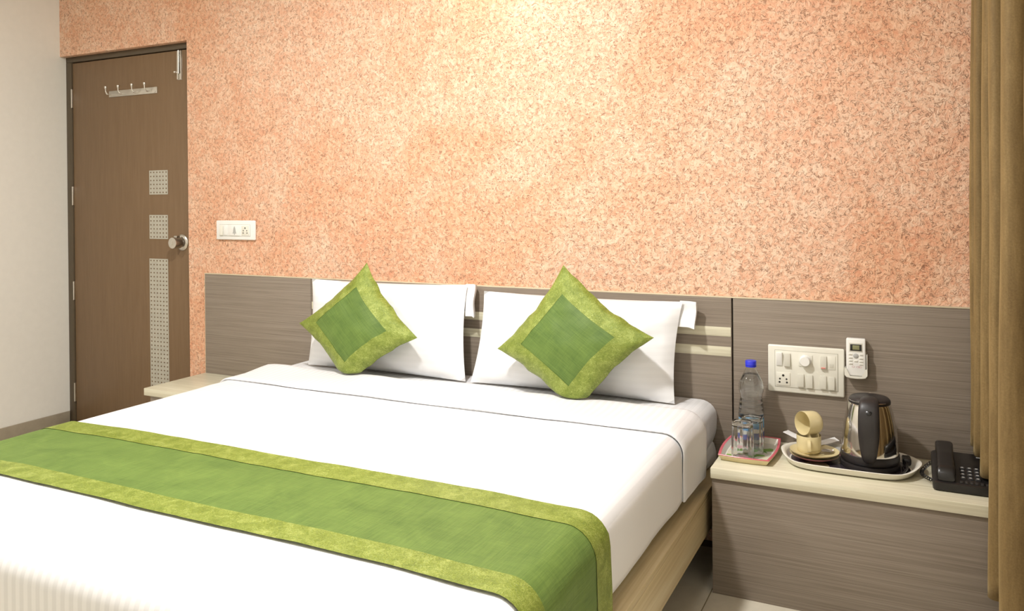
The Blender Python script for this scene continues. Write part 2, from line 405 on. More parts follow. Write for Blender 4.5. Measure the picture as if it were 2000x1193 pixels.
# ------------------------------------------------------------------ bed
BXL, BXR, BYF = -2.437, -.566, -1.905
bed = thing('platform_bed', 'pale wood-laminate platform bed frame raised on recessed base', 'bed', (-1.5, -.95, 0))
ZL0, ZL1 = .161, .290
box('side_rail', BXR-.03, BXR, BYF, -.025, ZL0, ZL1-.018, 'pale_y', bed, .0012)
box('side_rail', BXL, BXL+.03, BYF, -.025, ZL0, ZL1-.018, 'pale_y', bed, .0012)
box('foot_rail', BXL+.031, BXR-.031, BYF, BYF+.03, ZL0, ZL1-.018, 'pale', bed, .0012)
box('platform', BXL, BXR, BYF, -.025, ZL1-.0178, ZL1, 'pale_y', bed, .0015)
box('recessed_base', BXL+.28, BXR-.30, BYF+.25, -.05, 0, ZL0-.001, 'lamdark', bed, .001)
box('slat_board', BXL+.031, BXR-.031, BYF+.031, -.05, ZL0, ZL0+.015, 'lam', bed, .001)
MX0, MX1, MY0, MY1, MZ0, MZ1 = -2.408, -.602, -1.815, -.030, ZL1+.001, .498
def ring_body(off, zb, profile_r, yhead, n_side=26, headclosed=True, amp=.0, seed=0, corner=.07, taper=0):
    """rounded slab: rings from the hem up over the shoulder to the middle"""
    x0, x1, y0, zt = MX0-off, MX1+off, MY0-off, MZ1+off
    r = profile_r; prof = []
    for k in range(9): z = zb+(zt-r-zb)*k/8; prof.append((taper*max(0, 1-(z-zb)/.11)**1.3, z))
    for k in range(1, 8): a = math.pi/2*k/7; prof.append((r*(1-math.cos(a)), zt-r+r*math.sin(a)))
    half = (x1-x0)/2
    for k in range(1, 17): prof.append((r+(half-r-.0004)*k/16, zt))
    rings = []
    for d, z in prof:
        rc = max(corner-d, .004); a0, a1, b0 = x0+d, x1-d, y0+d; pts = []
        if a1-a0 < 2*rc: rc = (a1-a0)/2*.98
        for k in range(n_side): pts.append((a0, yhead+(b0+rc-yhead)*k/(n_side-1)))
        for k in range(1, 7): a = math.pi+math.pi/2*k/6; pts.append((a0+rc+rc*math.cos(a), b0+rc+rc*math.sin(a)))
        for k in range(1, 24): pts.append((a0+rc+(a1-a0-2*rc)*k/24, b0))
        for k in range(0, 7): a = -math.pi/2+math.pi/2*k/6; pts.append((a1-rc+rc*math.cos(a), b0+rc+rc*math.sin(a)))
        for k in range(1, n_side): pts.append((a1, b0+rc+(yhead-b0-rc)*k/(n_side-1)))
        rg = []
        for x, y in pts:
            q = Vector((x, y, z))
            if amp:
                nx = (-1 if x < -1.5 else 1)*max(0, 1-d/.12); w1 = nse(x*3+seed, y*9, z*5); w2 = nse(x*5, y*22+seed, z*9)
                q.x += nx*(amp*w1+amp*.5*w2)
                if seed:
                    wr = math.exp(-((d-.03)/.045)**2)*max(0, nse(1.3, y*2.1, 7)+.25)
                    q.z += .009*wr*nse(x*2, y*17+x*6, 1); q.x += (1 if x > -1.5 else -1)*.007*wr*nse(x*2, y*17+x*6, 2)
                q.z += (amp*.35*nse(x*4, y*4, seed+3))*min(1, max(0, (z-zb)/.1))
            rg.append(q)
        rings.append(rg)
    return rings
g = G(); rg = ring_body(0, MZ0, .055, MY1, amp=.004, corner=.10, taper=.042); g.loft(rg, False); 
hd = [[r[0] for r in rg]+[r[-1] for r in reversed(rg)]]
g.add(hd[0], [tuple(range(len(hd[0])))]); g.add(rg[0], [tuple(range(len(rg[0])))])
mt = tag(g.put('mattress', 'linen', None, 70, .0012), 'thick mattress in a white fitted sheet on the pale bed platform', 'mattress')
# slack of the fitted sheet tucked at the head corner
v, f, uv = grid(14, 12, lambda a, b: Vector((MX1-.030+.020*math.sin(math.pi*b)*(.6+.4*math.sin(5*a))*(1-a)**.5+.030*b*(1-a), -.035-.30*a, max(MZ0+.003, MZ0+.003+.085*(1-b)*(1-.75*a)+.01*nse(a*6, b*4)))))
so = link('fitted_sheet_tuck', v, f, 'linen', mt, 70)
# top sheet
g = G(); rs = ring_body(.009, .326, .060, -.33, amp=.006, seed=4, corner=.12); g.loft(rs, False)
sh = tag(g.put('top_sheet', 'linen', None, 75, .0012), 'white satin-striped top sheet spread over the bed', 'bed sheet')
sm = sh.modifiers.new('thickness', 'SOLIDIFY'); sm.thickness = .003; sm.offset = -1
def cross(off, r, zl, zr, bulge=0.0):
    """profile across the bed, left hem -> over the top -> right hem: list of (x, z, arclength)"""
    x0, x1, zt = MX0-off, MX1+off, MZ1+off; P = []
    for k in range(10): P.append((x0, zl+(zt-r-zl)*k/10))
    for k in range(9): a = math.pi/2*k/8; P.append((x0+r-r*math.cos(a), zt-r+r*math.sin(a)))
    for k in range(1, 60): P.append((x0+r+(x1-x0-2*r)*k/60, zt))
    for k in range(9): a = math.pi/2*k/8; P.append((x1-r+r*math.sin(a), zt-r+r*math.cos(a)))
    for k in range(1, 14): P.append((x1, zt-r+(zr-zt+r)*k/13))
    s = 0; out = []
    for i, (x, z) in enumerate(P):
        if i: s += math.hypot(x-P[i-1][0], z-P[i-1][1])
        out.append((x, z, s))
    return out
def cross_n(P, i):
    a, b = P[max(0, i-1)], P[min(len(P)-1, i+1)]; t = Vector((b[0]-a[0], 0, b[1]-a[1])).normalized()
    return Vector((-t.z, 0, t.x))
# turned-down band of the top sheet
P = cross(.013, .062, .36, .327); prof = [(-.515, -.0035), (-.522, .001), (-.518, .005), (-.49, .006), (-.42, .007), (-.36, .009), (-.32, .013), (-.295, .015), (-.275, .012), (-.264, .004), (-.266, -.004)]
rings = []
for i, (x, z, s) in enumerate(P):
    nrm = cross_n(P, i); rr = []
    for y, h in prof:
        wob = .012*nse(x*2.2, 1.7, 0)+.004*nse(x*9, y*3, 2)
        side = max(0, (MZ1-.03-z)/.2)
        rr.append(Vector((x, y+wob-.03*side*(1 if x > -1.5 else 0), z))+nrm*(h+.006*nse(x*5, y*8, 5+z*6)*(1 if h > 0 else 0)))
    rings.append(rr)
G().loft(rings, False).put('turned_down_band', 'linen', sh, 75)
# runner
rn = thing('bed_runner', 'green silk bed runner with lime brocade borders across the bed', 'bed runner', (-1.5, -1.38, MZ1+.01))
P = cross(.0125, .066, .33, .300); S_END = P[-1][2]
def runner_pt(i, y, lift=0):
    x, z, s = P[i]; nrm = cross_n(P, i)
    k = .010*nse(x*1.7, 3, 0)+.004*nse(x*6, 1, 4)
    y2 = y + k + .018*((x+1.5)/.9)**2*(-1)
    wv = .0045*nse(x*5, y*6, 8)+.003*nse(x*13, y*11, 3)
    if z < MZ1-.03: wv += .010*math.sin(y*19+1)*min(1, (MZ1-z)/.15)*.6
    return Vector((x, y2, z))+nrm*(abs(wv)*(.45 if z > MZ1-.02 else 1)+.0012+lift)
def runner_strip(name, ya, yb, ny, ia, ib, m, lift):
    v = []; uv = []; f = []; n = ib-ia
    for i in range(ia, ib):
        for j in range(ny):
            y = ya+(yb-ya)*j/(ny-1); v.append(runner_pt(i, y, lift)); uv.append((P[i][2], y))
    for i in range(n-1):
        for j in range(ny-1): f.append((i*ny+j, (i+1)*ny+j, (i+1)*ny+j+1, i*ny+j+1))
    return link(name, v, f, m, rn, 75, uv)
nP = len(P)
runner_strip('silk_panel', -1.233, -1.495, 12, 2, nP-3, 'silk', 0)
runner_strip('border', -1.148, -1.236, 5, 0, nP, 'brocade', .0015)
runner_strip('border', -1.492, -1.565, 5, 0, nP, 'brocade', .0015)
runner_strip('end_border', -1.2355, -1.4925, 9, nP-5, nP, 'brocade', .0015)
runner_strip('end_border', -1.2355, -1.4925, 9, 0, 4, 'brocade', .0015)

# pillows
def pillow_shape(c00, c10, c11, c01, thick, pinch, nu=30, nv=22, pw=2.2, seed=0, wr=.004, back=1, zmin=0, rag=0):
    """corners: bottom-left, bottom-right, top-right, top-left (front view). returns fn(u,v,side)"""
    c00, c10, c11, c01 = map(Vector, (c00, c10, c11, c01))
    nrm = (c10-c00).cross(c01-c00).normalized()
    ctr = (c00+c10+c11+c01)/4
    def fn(u, v, side):
        a, b = u*2-1, v*2-1
        a2 = a*(1-pinch*(1-b*b)); b2 = b*(1-pinch*(1-a*a))
        uu, vv = (a2+1)/2, (b2+1)/2
        p = c00*(1-uu)*(1-vv)+c10*uu*(1-vv)+c11*uu*vv+c01*(1-uu)*vv
        if rag: p = p+(p-ctr)*rag*6*nse(a*4.5+seed, b*4.5, 3)*max(abs(a), abs(b))**5*(1-min(abs(a), abs(b))**3)
        t = max(0, (1-abs(a)**pw)*(1-abs(b)**pw))**.55
        edge = min(1, t*3)
        d = thick/2*t*side + edge*wr*(nse(a*2.4+seed, b*2.4, side)+.6*nse(a*6+seed, b*5, side+4))
        q = p+nrm*d*(back if side < 0 else 1)
        if zmin and q.z < zmin+.02: q.z = zmin+.02*math.exp((q.z-zmin-.02)/.02)
        return q
    return fn, nrm
def pillow(label, cs, seed, flap):
    c = sum((Vector(q) for q in cs), Vector())/4
    t = thing('pillow', label, 'pillow', (c.x, c.y, cs[0][2]), 'white pillows against the headboard')
    fn, nrm = pillow_shape(*cs, .155, .035, seed=seed, wr=.010, back=.72)
    nu, nv = 34, 24; v = []; f = []
    for side in (1, -1):
        o = len(v); gv, gf, _ = grid(nu, nv, lambda a, b: fn(a, b, side)); v += gv; f += [tuple(i+o for i in q) for q in gf]
    bm = bmesh.new(); bv = [bm.verts.new(p) for p in v]
    for q in f:
        try: bm.faces.new([bv[i] for i in q])
        except ValueError: pass
    bmesh.ops.remove_doubles(bm, verts=bm.verts, dist=.0004); bm.verts.index_update()
    V = [x.co.copy() for x in bm.verts]; F = [tuple(x.index for x in q.verts) for q in bm.faces]; bm.free()
    link('pillow_body', V, F, 'pillow', t, 80)
    # open end of the pillowcase
    a, b, dz, dy = flap
    rings = []
    br, tr = Vector(cs[1]), Vector(cs[2])
    for k in range(15):
        q = k/14; p0 = tr.lerp(br, q*dz)
        wv = .006*math.sin(q*7+seed)
        w_ = a+(b-a)*q
        rings.append([p0+Vector((-.012, .010, .002)), p0+Vector((w_*.5, .014+wv, .002)), p0+Vector((w_, dy+wv, .001-.004*q)), p0+Vector((w_*1.02, dy+.012+wv, -.001)), p0+Vector((w_*.5, .030+wv, -.002)), p0+Vector((-.012, .026, 0))])
    G().loft(rings, True, True, True).put('pillowcase_flap', 'pillow', t, 60)
    return t
pillow('white pillow behind the cushion on the side of the door', ((-2.285, -.150, .505), (-1.522, -.150, .504), (-1.555, -.072, .862), (-2.325, -.072, .858)), 1, (.030, .024, .34, .006))
pillow('white pillow behind the cushion on the side of the water bottle', ((-1.500, -.150, .504), (-.715, -.150, .503), (-.705, -.072, .838), (-1.480, -.072, .842)), 5, (.046, .046, .26, .006))

def cushion(label, cs, seed):
    # cs: bottom, right, top, left corners of the diamond
    c = sum((Vector(q) for q in cs), Vector())/4
    t = thing('cushion', label, 'cushion', (c.x, c.y, cs[0][2]), 'green square cushions standing on a corner')
    fn, nrm = pillow_shape(*cs, .135, .105, seed=seed, pw=2.0, wr=.007, back=.35, zmin=.527, rag=.007)
    side_len = (Vector(cs[1])-Vector(cs[0])).length; K = .64
    def patch(name, m, reg, side, nu, nv, lift=0):
        def pt(a, b):
            u, v = reg(a, b); return fn((u+1)/2, (v+1)/2, side)+nrm*lift*side
        gv, gf, _ = grid(nu, nv, pt)
        uv = [( (reg(i/(nu-1), j/(nv-1))[0])*side_len/2, (reg(i/(nu-1), j/(nv-1))[1])*side_len/2) for i in range(nu) for j in range(nv)]
        return link(name, gv, gf, m, t, 80, uv)
    patch('silk_panel', 'silk', lambda a, b: ((a*2-1)*K, (b*2-1)*K), 1, 16, 16)
    for q in range(4):
        def reg(a, b, q=q):
            r = K-.004+(1-K+.004)*b; s = (a*2-1)*r
            return ((s, -r), (r, s), (-s, r), (-r, -s))[q]
        patch('border', 'brocade', reg, 1, 22, 9, .001)
    patch('back_panel', 'silk', lambda a, b: (a*2-1, b*2-1), -1, 20, 20)
cushion('green silk cushion with brocade border leaning on the pillow nearer the brown door', ((-1.955, -.315, .476), (-1.672, -.250, .676), (-1.950, -.185, .947), (-2.243, -.250, .696)), 2)
cushion('green silk cushion with brocade border leaning on the pillow nearer the water bottle', ((-1.010, -.315, .464), (-.755, -.250, .739), (-1.100, -.185, .962), (-1.332, -.250, .660)), 9)

# ------------------------------------------------------------------ switch plates and remote
def ridge_plate(x0, x1, z0, z1, y0, t, parent, m='white_pl'):
    g = G(); g.box(x0, x1, y0-t, y0, z0, z1, .005, 3); return g.put('cover_plate', m, parent, 40)
def rocker(x0, x1, z0, z1, y, tilt, m, parent, name='switch_rocker'):
    c = Vector(((x0+x1)/2, y, (z0+z1)/2)); mt_ = Matrix.Translation(c) @ Matrix.Rotation(math.radians(tilt), 4, 'X') @ Matrix.Translation(-c)
    return box(name, x0, x1, y-.005, y+.003, z0, z1, m, parent, .0012, 2, mt_)
def socket(cx, cz, y, parent, w_, sp):
    s = box('socket_module', cx-w_/2, cx+w_/2, y-.002, y+.001, cz-w_/2, cz+w_/2, 'white_pl', parent, .0008)
    for dx, dz, r in ((0, .30, .0040), (-.27, .0, .0030), (.27, .0, .0030), (-.30, -.28, .0032), (.30, -.28, .0032)):
        G().lathe([(r*sp, 0), (r*sp, .0006), (0, .0006)], (cx+dx*w_*.9, y-.0019, cz+dz*w_*.9), 14, RX).put('socket_hole', 'dark', s)
sb = thing('switchboard', 'large ivory switchboard with fan regulator, socket and seven rocker switches', 'switchboard', (-.311, -.020, .55))
PY = -.0206
ridge_plate(-.4295, -.193, .5495, .7055, PY, .012, sb)
box('panel_groove', -.4075, -.2115, PY-.0124, PY-.004, .5665, .6890, 'groove_grey', sb, .0004)
ip = box('inner_panel', -.406, -.213, PY-.0135, PY-.004, .568, .6875, 'white_pl', sb, .0012)
y = PY-.0135
rocker(-.402, -.383, .638, .682, y-.001, 8, 'white_pl2', sb); rocker(-.378, -.3575, .637, .680, y-.001, -8, 'grey_pl', sb)
for x0, x1, z0, z1 in ((-.335, -.3155, .573, .615), (-.308, -.2885, .572, .614), (-.2665, -.247, .573, .6145), (-.241, -.2215, .572, .6135)): rocker(x0, x1, z0, z1, y-.001, -8, 'grey_pl', sb)
r3 = rocker(-.265, -.246, .638, .679, y-.001, -8, 'grey_pl', sb)
box('red_indicator', -.262, -.249, y-.0112, y-.006, .6400, .6440, 'red', r3, .0005)
rm = box('regulator_module', -.332, -.289, y-.002, y+.001, .640, .679, 'white_pl', sb, .0008)
G().lathe([(.0185, 0), (.0185, .003), (.0165, .004), (.0155, .016), (.0145, .018), (0, .0182)], (-.311, y-.002, .660), 32, RX).put('regulator_knob', 'white_pl2', rm)
jk = box('jack_module', -.243, -.2195, y-.0015, y+.001, .637, .680, 'white_pl', sb, .0008)
box('jack_opening', -.237, -.225, y-.0022, y-.001, .643, .656, 'grey_pl', jk, .0004)
socket(-.3805, .5945, y, sb, .043, 1.0)
s2 = thing('switchboard', 'small white switch plate on the orange wall beside the door', 'switchboard', (-2.83, 0, 1.015))
ridge_plate(-2.951, -2.709, 1.016, 1.107, -.0005, .012, s2, 'white_pl2')
box('panel_groove', -2.9272, -2.7358, -.0129, -.004, 1.0328, 1.0882, 'groove_grey', s2, .0004)
box('inner_panel', -2.926, -2.737, -.0138, -.004, 1.034, 1.087, 'white_pl2', s2, .001)
y = -.0138
rocker(-2.924, -2.903, 1.037, 1.084, y, -5, 'white_pl', s2); rocker(-2.899, -2.877, 1.038, 1.084, y, 5, 'white_pl2', s2)
bl = box('bell_push', -2.868, -2.800, y-.003, y+.001, 1.036, 1.085, 'white_pl2', s2, .001)
g = G()
for z0, z1, w0, w1 in ((1.066, 1.079, .007, .002), (1.053, 1.066, .009, .006), (1.046, 1.053, .012, .009), (1.040, 1.046, .0025, .0025)):
    g.add([(-2.830-w0, y-.0034, z0), (-2.830+w0, y-.0034, z0), (-2.830+w1, y-.0034, z1), (-2.830-w1, y-.0034, z1), (-2.830-w0, y-.0028, z0), (-2.830+w0, y-.0028, z0), (-2.830+w1, y-.0028, z1), (-2.830-w1, y-.0028, z1)],
          [(0, 1, 2, 3), (4, 5, 6, 7), (0, 1, 5, 4), (1, 2, 6, 5), (2, 3, 7, 6), (3, 0, 4, 7)])
g.put('bell_symbol', 'grey_print', bl, 0)
socket(-2.765, 1.060, y, s2, .044, .9)

rh = thing('remote_holder', 'ivory wall holder cradling the air conditioner remote', 'remote holder', (-.158, -.020, .617))
box('back_plate', -.188, -.128, -.0245, -.0205, .620, .700, 'white_pl', rh, .001)
g = G(); rings = []
for x, z0 in ((-.1915, .628), (-.186, .621), (-.175, .6185), (-.158, .6175), (-.141, .6185), (-.130, .621), (-.1245, .628)):
    zt = .650 if abs(x+.158) > .027 else (.6265 if abs(x+.158) < .018 else .640)
    rings.append([(x, -.0205, z0), (x, -.052, z0), (x, -.054, z0+.002), (x, -.054, zt), (x, -.052, zt), (x, -.051, z0+.004), (x, -.0205, z0+.004)])
g.loft(rings, True, True, True).put('front_pocket', 'white_pl', rh, 30)
for x in (-.1915, -.127): box('side_wall', x, x+.0025, -.050, -.0205, .628, .696 if x > -.15 else .650, 'white_pl', rh, .0008)
rc = thing('remote_control', 'white air conditioner remote with small display standing in wall holder', 'remote control', (-.158, -.036, .6225))
RY = -.0495
box('remote_body', -.1865, -.1295, RY, -.0255, .6256, .7445, 'white_pl2', rc, .004, 3)
bz = box('display_bezel', -.1775, -.1385, RY-.0008, RY+.001, .7030, .7310, 'grey_pl', rc, .0006)
sc_ = box('display_frame', -.1745, -.1410, RY-.0014, RY-.0006, .7065, .7270, 'black', bz, .0004)
box('display_screen', -.1675, -.1475, RY-.0018, RY-.0012, .7100, .7240, 'lcd', bz, .0003)
G().lathe([(.0080, 0), (.0080, .0015), (.007, .0022), (0, .0024)], (-.158, RY+.0005, .6905), 24, RX).put('dial_button', 'grey_print', rc)
for x, z in ((-.1735, .6945), (-.1425, .6945), (-.1735, .6835), (-.1425, .6825), (-.1735, .6740), (-.158, .6735), (-.1425, .6730), (-.1730, .6645), (-.1430, .6640)):
    b_ = box('button', x-.0058, x+.0058, RY-.0016, RY+.001, z-.0026, z+.0026, 'white_pl', rc, .0010)
    box('button_legend', x-.0032, x+.0032, RY-.0020, RY-.0014, z-.0007, z+.0007, 'grey_print', b_, 0)
for x in (-.1655, -.152, -.146):
    G().tube([(x+.0045*math.cos(a), RY-.0002, .6555+.0022*math.sin(a)) for a in (k*math.pi/5 for k in range(10))], .0004, 6, 2, True).put('printed_swirl', 'pink_print', rc)

# ------------------------------------------------------------------ trays
def smooth_loop(pts, it=3):
    for _ in range(it):
        o = []
        for i in range(len(pts)):
            a, b = Vector(pts[i]), Vector(pts[(i+1) % len(pts)]); o += [a*.75+b*.25, a*.25+b*.75]
        pts = o
    return pts
def off_loop(pts, c, sx, sy): return [Vector((c[0]+(p[0]-c[0])*sx, c[1]+(p[1]-c[1])*sy)) for p in pts]
def ring3(lp, z): return [Vector((p[0], p[1], z)) for p in lp]
zt = ZT+.0005
c = (-.463, -.179)
hw, hh = .0765, .124
raw = []
for k in range(7): t = k/6; raw.append((c[0]-hw-.010*math.sin(math.pi*t), c[1]-hh+2*hh*t))
for k in range(7): t = k/6; raw.append((c[0]-hw+2*hw*t, c[1]+hh+.006*math.sin(math.pi*t)))
for k in range(7): t = k/6; raw.append((c[0]+hw+.010*math.sin(math.pi*t), c[1]+hh-2*hh*t))
for k in range(7): t = k/6; raw.append((c[0]+hw-2*hw*t, c[1]-hh-.006*math.sin(math.pi*t)))
lp = smooth_loop(raw, 2)
tr1 = thing('serving_tray', 'small white tray with rose-red rim holding water bottle and glasses', 'tray', (c[0], c[1], zt))
r_ = lambda s, z: ring3(off_loop(lp, c, s, 1-(1-s)*.68), z)
G().loft([r_(.86, zt), r_(.985, zt+.015), r_(.985, zt+.017)], True, True, False).put('tray_underside', 'cream', tr1)
G().loft([r_(.985, zt+.017), r_(1, zt+.019), r_(.985, zt+.0205), r_(.90, zt+.019)], True).put('tray_rim', 'pink', tr1)
G().loft([r_(.90, zt+.019), r_(.80, zt+.0045), r_(.76, zt+.0035)], True).put('tray_wall', 'tray', tr1)
G().loft([r_(.76, zt+.0035), r_(.01, zt+.0035)], True, False, True).put('tray_print', 'print1', tr1)
TZ1 = zt+.0035
c2 = (-.1715, -.175)
raw = [(-.300, -.300), (-.17, -.302), (-.045, -.300), (.000, -.262), (.026, -.195), (.026, -.150), (.000, -.090), (-.045, -.050), (-.17, -.048), (-.300, -.050), (-.345, -.090), (-.369, -.150), (-.369, -.195), (-.345, -.262)]
lp2 = smooth_loop(raw, 3)
tr2 = thing('serving_tray', 'large white handled tray with dark floral centre under kettle and cups', 'tray', (c2[0], c2[1], zt))
def q_(ins, z, endlift=.0):
    o = []
    for p in lp2:
        d = Vector((p[0]-c2[0], p[1]-c2[1])); dx = d.x/.198; e = max(0, abs(dx)-.72)/.28
        k = 1-ins/.125 if ins < .2 else .02
        kx = 1-(ins*(1+.5*e))/.198 if ins < .2 else .02
        o.append(Vector((c2[0]+d.x*kx, c2[1]+d.y*k, z+endlift*e*e)))
    return o
G().loft([q_(.022, zt), q_(.010, zt+.006), q_(.001, zt+.021, .007), q_(0, zt+.0225, .007)], True, True, False).put('tray_underside', 'tray', tr2)
rings = [q_(0, zt+.0225, .007), q_(.0030, zt+.0235, .007), q_(.0075, zt+.0215, .006), q_(.011, zt+.016, .004)]
g = G(); g.loft(rings, True); g.put('tray_rim', 'tray', tr2)
G().loft([q_(.011, zt+.016, .004), q_(.017, zt+.0042), q_(.020, zt+.0032)], True).put('tray_wall', 'tray', tr2)
G().loft([q_(.020, zt+.0032), q_(.3, zt+.0032)], True, False, True).put('tray_print', 'print2', tr2)
TZ2 = zt+.0032

# ------------------------------------------------------------------ bottle and glasses
bc = (-.4715, -.1090); z0 = TZ1+.0003
bo = thing('water_bottle', 'clear plastic water bottle with blue cap and blue label', 'bottle', (bc[0], bc[1], z0))
pr = [(0, .006), (.020, .004), (.032, 0), (.038, .004), (.0402, .012), (.0402, .024), (.0392, .026), (.0392, .092), (.0405, .095), (.0405, .104), (.0390, .107), (.0400, .111), (.0400, .120), (.0380, .123), (.0390, .127), (.0382, .136), (.0362, .140), (.0366, .146), (.0356, .152), (.0346, .160), (.0360, .168), (.0388, .178), (.0397, .188), (.0390, .197), (.0362, .208), (.0315, .219), (.0255, .231), (.0195, .243), (.0158, .251), (.0150, .255), (.0150, .266)]
# resample so the outline is smooth
ins = [(max(0, r-.0009), zz+(.0012 if i < 4 else 0)) for i, (r, zz) in enumerate(pr)]
body = G().lathe(pr+[(.0110, .268)]+[(r, zz) for r, zz in reversed(ins)], (bc[0], bc[1], z0), 44, None, True, True).put('bottle_body', 'pet', bo, 50)
wl = [(r*.995, zz) for r, zz in ins if zz < .232]
G().lathe(wl+[(wl[-1][0], .2315)], (bc[0], bc[1], z0), 44).put('water', 'water', bo, 50)
G().lathe([(.0398, .027), (.0398, .091)], (bc[0], bc[1], z0), 44, None, False, False).put('bottle_label', 'label', bo)
cp = G(); cp.lathe([(.0165, .2605), (.0178, .2615), (.0178, .2740), (.0166, .2760), (0, .2760)], (bc[0], bc[1], z0), 36); cp.put('bottle_cap', 'cap', bo)
G().lathe([(.0165, .2555), (.0174, .2565), (.0174, .2595), (.0165, .2600)], (bc[0], bc[1], z0), 36).put('cap_ring', 'cap', bo)
def tumbler(x, y, label):
    n = 48; rings = []
    def rg(r, z, fl): return [Vector((x+r*(1+fl*.022*math.cos(12*a))*math.cos(a), y+r*(1+fl*.022*math.cos(12*a))*math.sin(a), TZ1+.0003+z)) for a in (2*math.pi*j/n for j in range(n))]
    prof = [(.0325, .0, 0), (.0355, .0005, 0), (.0358, .004, .3), (.0352, .02, 1), (.0345, .05, 1), (.0338, .080, 1), (.0335, .092, .6), (.0328, .096, 0), (.0330, .100, 0), (.0315, .104, 0), (.024, .105, 0), (.012, .1045, 0), (.001, .1045, 0), (.001, .093, 0), (.018, .093, 0), (.0285, .090, 0), (.0305, .080, 0), (.0312, .05, 0), (.0320, .02, 0), (.0325, .0, 0)]
    for r, z, fl in prof: rings.append(rg(r*.968, z*1.08, fl))
    o = G().loft(rings, True).put('drinking_glass', 'glass', None, 60)
    return tag(o, label, 'glass', 'upturned glasses on the rose-rimmed tray')
tumbler(-.4740, -.2510, 'upturned clear glass tumbler near the front rim of the rose-rimmed tray')
tumbler(-.4560, -.1840, 'upturned clear glass tumbler between the other tumbler and the water bottle')

# ------------------------------------------------------------------ kettle
kc = (-.1145, -.165); kz = TZ2+.0003
ke = thing('electric_kettle', 'polished steel electric kettle with black handle, lid and base', 'kettle', (kc[0], kc[1], kz))
G().lathe([(.070, 0), (.0835, .001), (.0845, .006), (.0835, .014), (.074, .017), (.03, .0172)], (kc[0], kc[1], kz), 56).put('power_base', 'blackm', ke)
G().lathe([(.070, .0176), (.0795, .0178), (.0822, .022), (.0828, .030), (.0818, .041), (.0800, .0425)], (kc[0], kc[1], kz), 56).put('lower_ring', 'blackm', ke)
G().lathe([(.0795, .0425), (.0798, .045), (.0788, .065), (.0760, .100), (.0715, .133), (.0660, .160), (.0600, .183), (.0572, .190), (.0560, .1915)], (kc[0], kc[1], kz), 64, None, False, False).put('steel_body', 'chrome', ke, 60)
G().lathe([(.0550, .1885), (.0580, .1895), (.0588, .194), (.0575, .200), (.0520, .206), (.032, .2105), (0, .212)], (kc[0], kc[1], kz), 56).put('lid', 'blackm', ke, 60)
# handle towards the viewer
hd_ = Vector((.02, -1, 0)).normalized(); sd = Vector((-hd_.y, hd_.x, 0)).normalized()
def hp(out, z): return Vector((kc[0], kc[1], kz))+hd_*out+Vector((0, 0, z))
path = [(.030, .207, .020), (.055, .209, .0240), (.077, .204, .0265), (.091, .188, .0280), (.0985, .160, .0290), (.101, .128, .0290), (.100, .095, .0270), (.0975, .066, .0230), (.092, .045, .0190), (.085, .036, .0140)]
ctrl = spline([Vector((a, b, c_)) for a, b, c_ in path], 5); rings = []
for i, q in enumerate(ctrl):
    a = ctrl[max(0, i-1)]; b = ctrl[min(len(ctrl)-1, i+1)]; t = Vector((b.x-a.x, b.y-a.y)).normalized(); nrm = Vector((t.y, -t.x))
    th = .0085
    rings.append([hp(q.x+nrm.x*th*math.sin(u)*-1, q.y+nrm.y*th*math.sin(u)*-1)+sd*q.z*math.copysign(abs(math.cos(u))**.7, math.cos(u)) for u in (2*math.pi*k/16 for k in range(16))])
hn = G().loft(rings, True, True, True).put('handle', 'blackm', ke, 60)
bp = hp(.0985, .181); q = (hd_*.86+Vector((0, 0, .5))).normalized().to_track_quat('Z', 'Y').to_matrix().to_4x4()
G().lathe([(.0088, -.003), (.0088, .0035), (.0074, .0045), (0, .0048)], bp, 24, q).put('lid_button', 'black', hn)
# chrome line along the front edge of the lid
pts = []
for k in range(17):
    a = math.radians(200+k*7.5); up_ = .006*math.exp(-((k-9)/2.6)**2); pts.append((kc[0]+.0592*math.cos(a), kc[1]+.0592*math.sin(a), kz+.1975+up_))
G().tube(pts, .0009, 6, 2).put('lid_trim', 'chrome', ke)
g = G(); sp_ = []
for k in range(8):
    t = k/7; o = .052+.022*t; z = .158+.036*t; w_ = .026*(1-t)+.008
    cc = Vector((kc[0], kc[1], kz+z))-hd_*o
    sp_.append([cc+sd*w_*math.cos(u)-hd_*(.010*math.sin(u) if math.sin(u) > 0 else 0)+Vector((0, 0, .006*math.sin(u))) for u in (2*math.pi*j/14 for j in range(14))])
g.loft(sp_, True, True, True).put('spout', 'chrome', ke, 60)
# power lead coiled on the tray
pl = thing('kettle_power_lead', 'black power lead and plug lying on the tray beside kettle', 'power lead', (-.02, -.15, kz))
zc = kz+.0036
lead = [(-.0258, -.176, zc+.004), (-.020, -.200, zc), (-.024, -.232, zc), (-.042, -.252, zc), (-.056, -.256, zc), (-.044, -.264, zc), (-.030, -.244, zc+.004), (-.018, -.212, zc+.006), (-.013, -.185, zc+.008), (-.014, -.160, zc+.009), (-.0138, -.137, zc+.009)]
G().tube(lead, .0034, 10, 6).put('lead', 'black', pl)
tpl = Matrix.Translation((-.014, -.134, zc+.010)) @ Euler((-1.5, 0, .12)).to_matrix().to_4x4()
pg = box('plug', -.012, .012, -.011, .011, -.004, .030, 'black', pl, .005, 3, tpl)
for x, y_ in ((-.006, -.003), (.006, -.003), (0, .006)): G().lathe([(.0022, 0), (.0022, .014), (0, .0145)], tpl @ Vector((x, y_, .030)), 10, tpl.to_3x3().to_4x4()).put('plug_pin', 'chrome', pg)

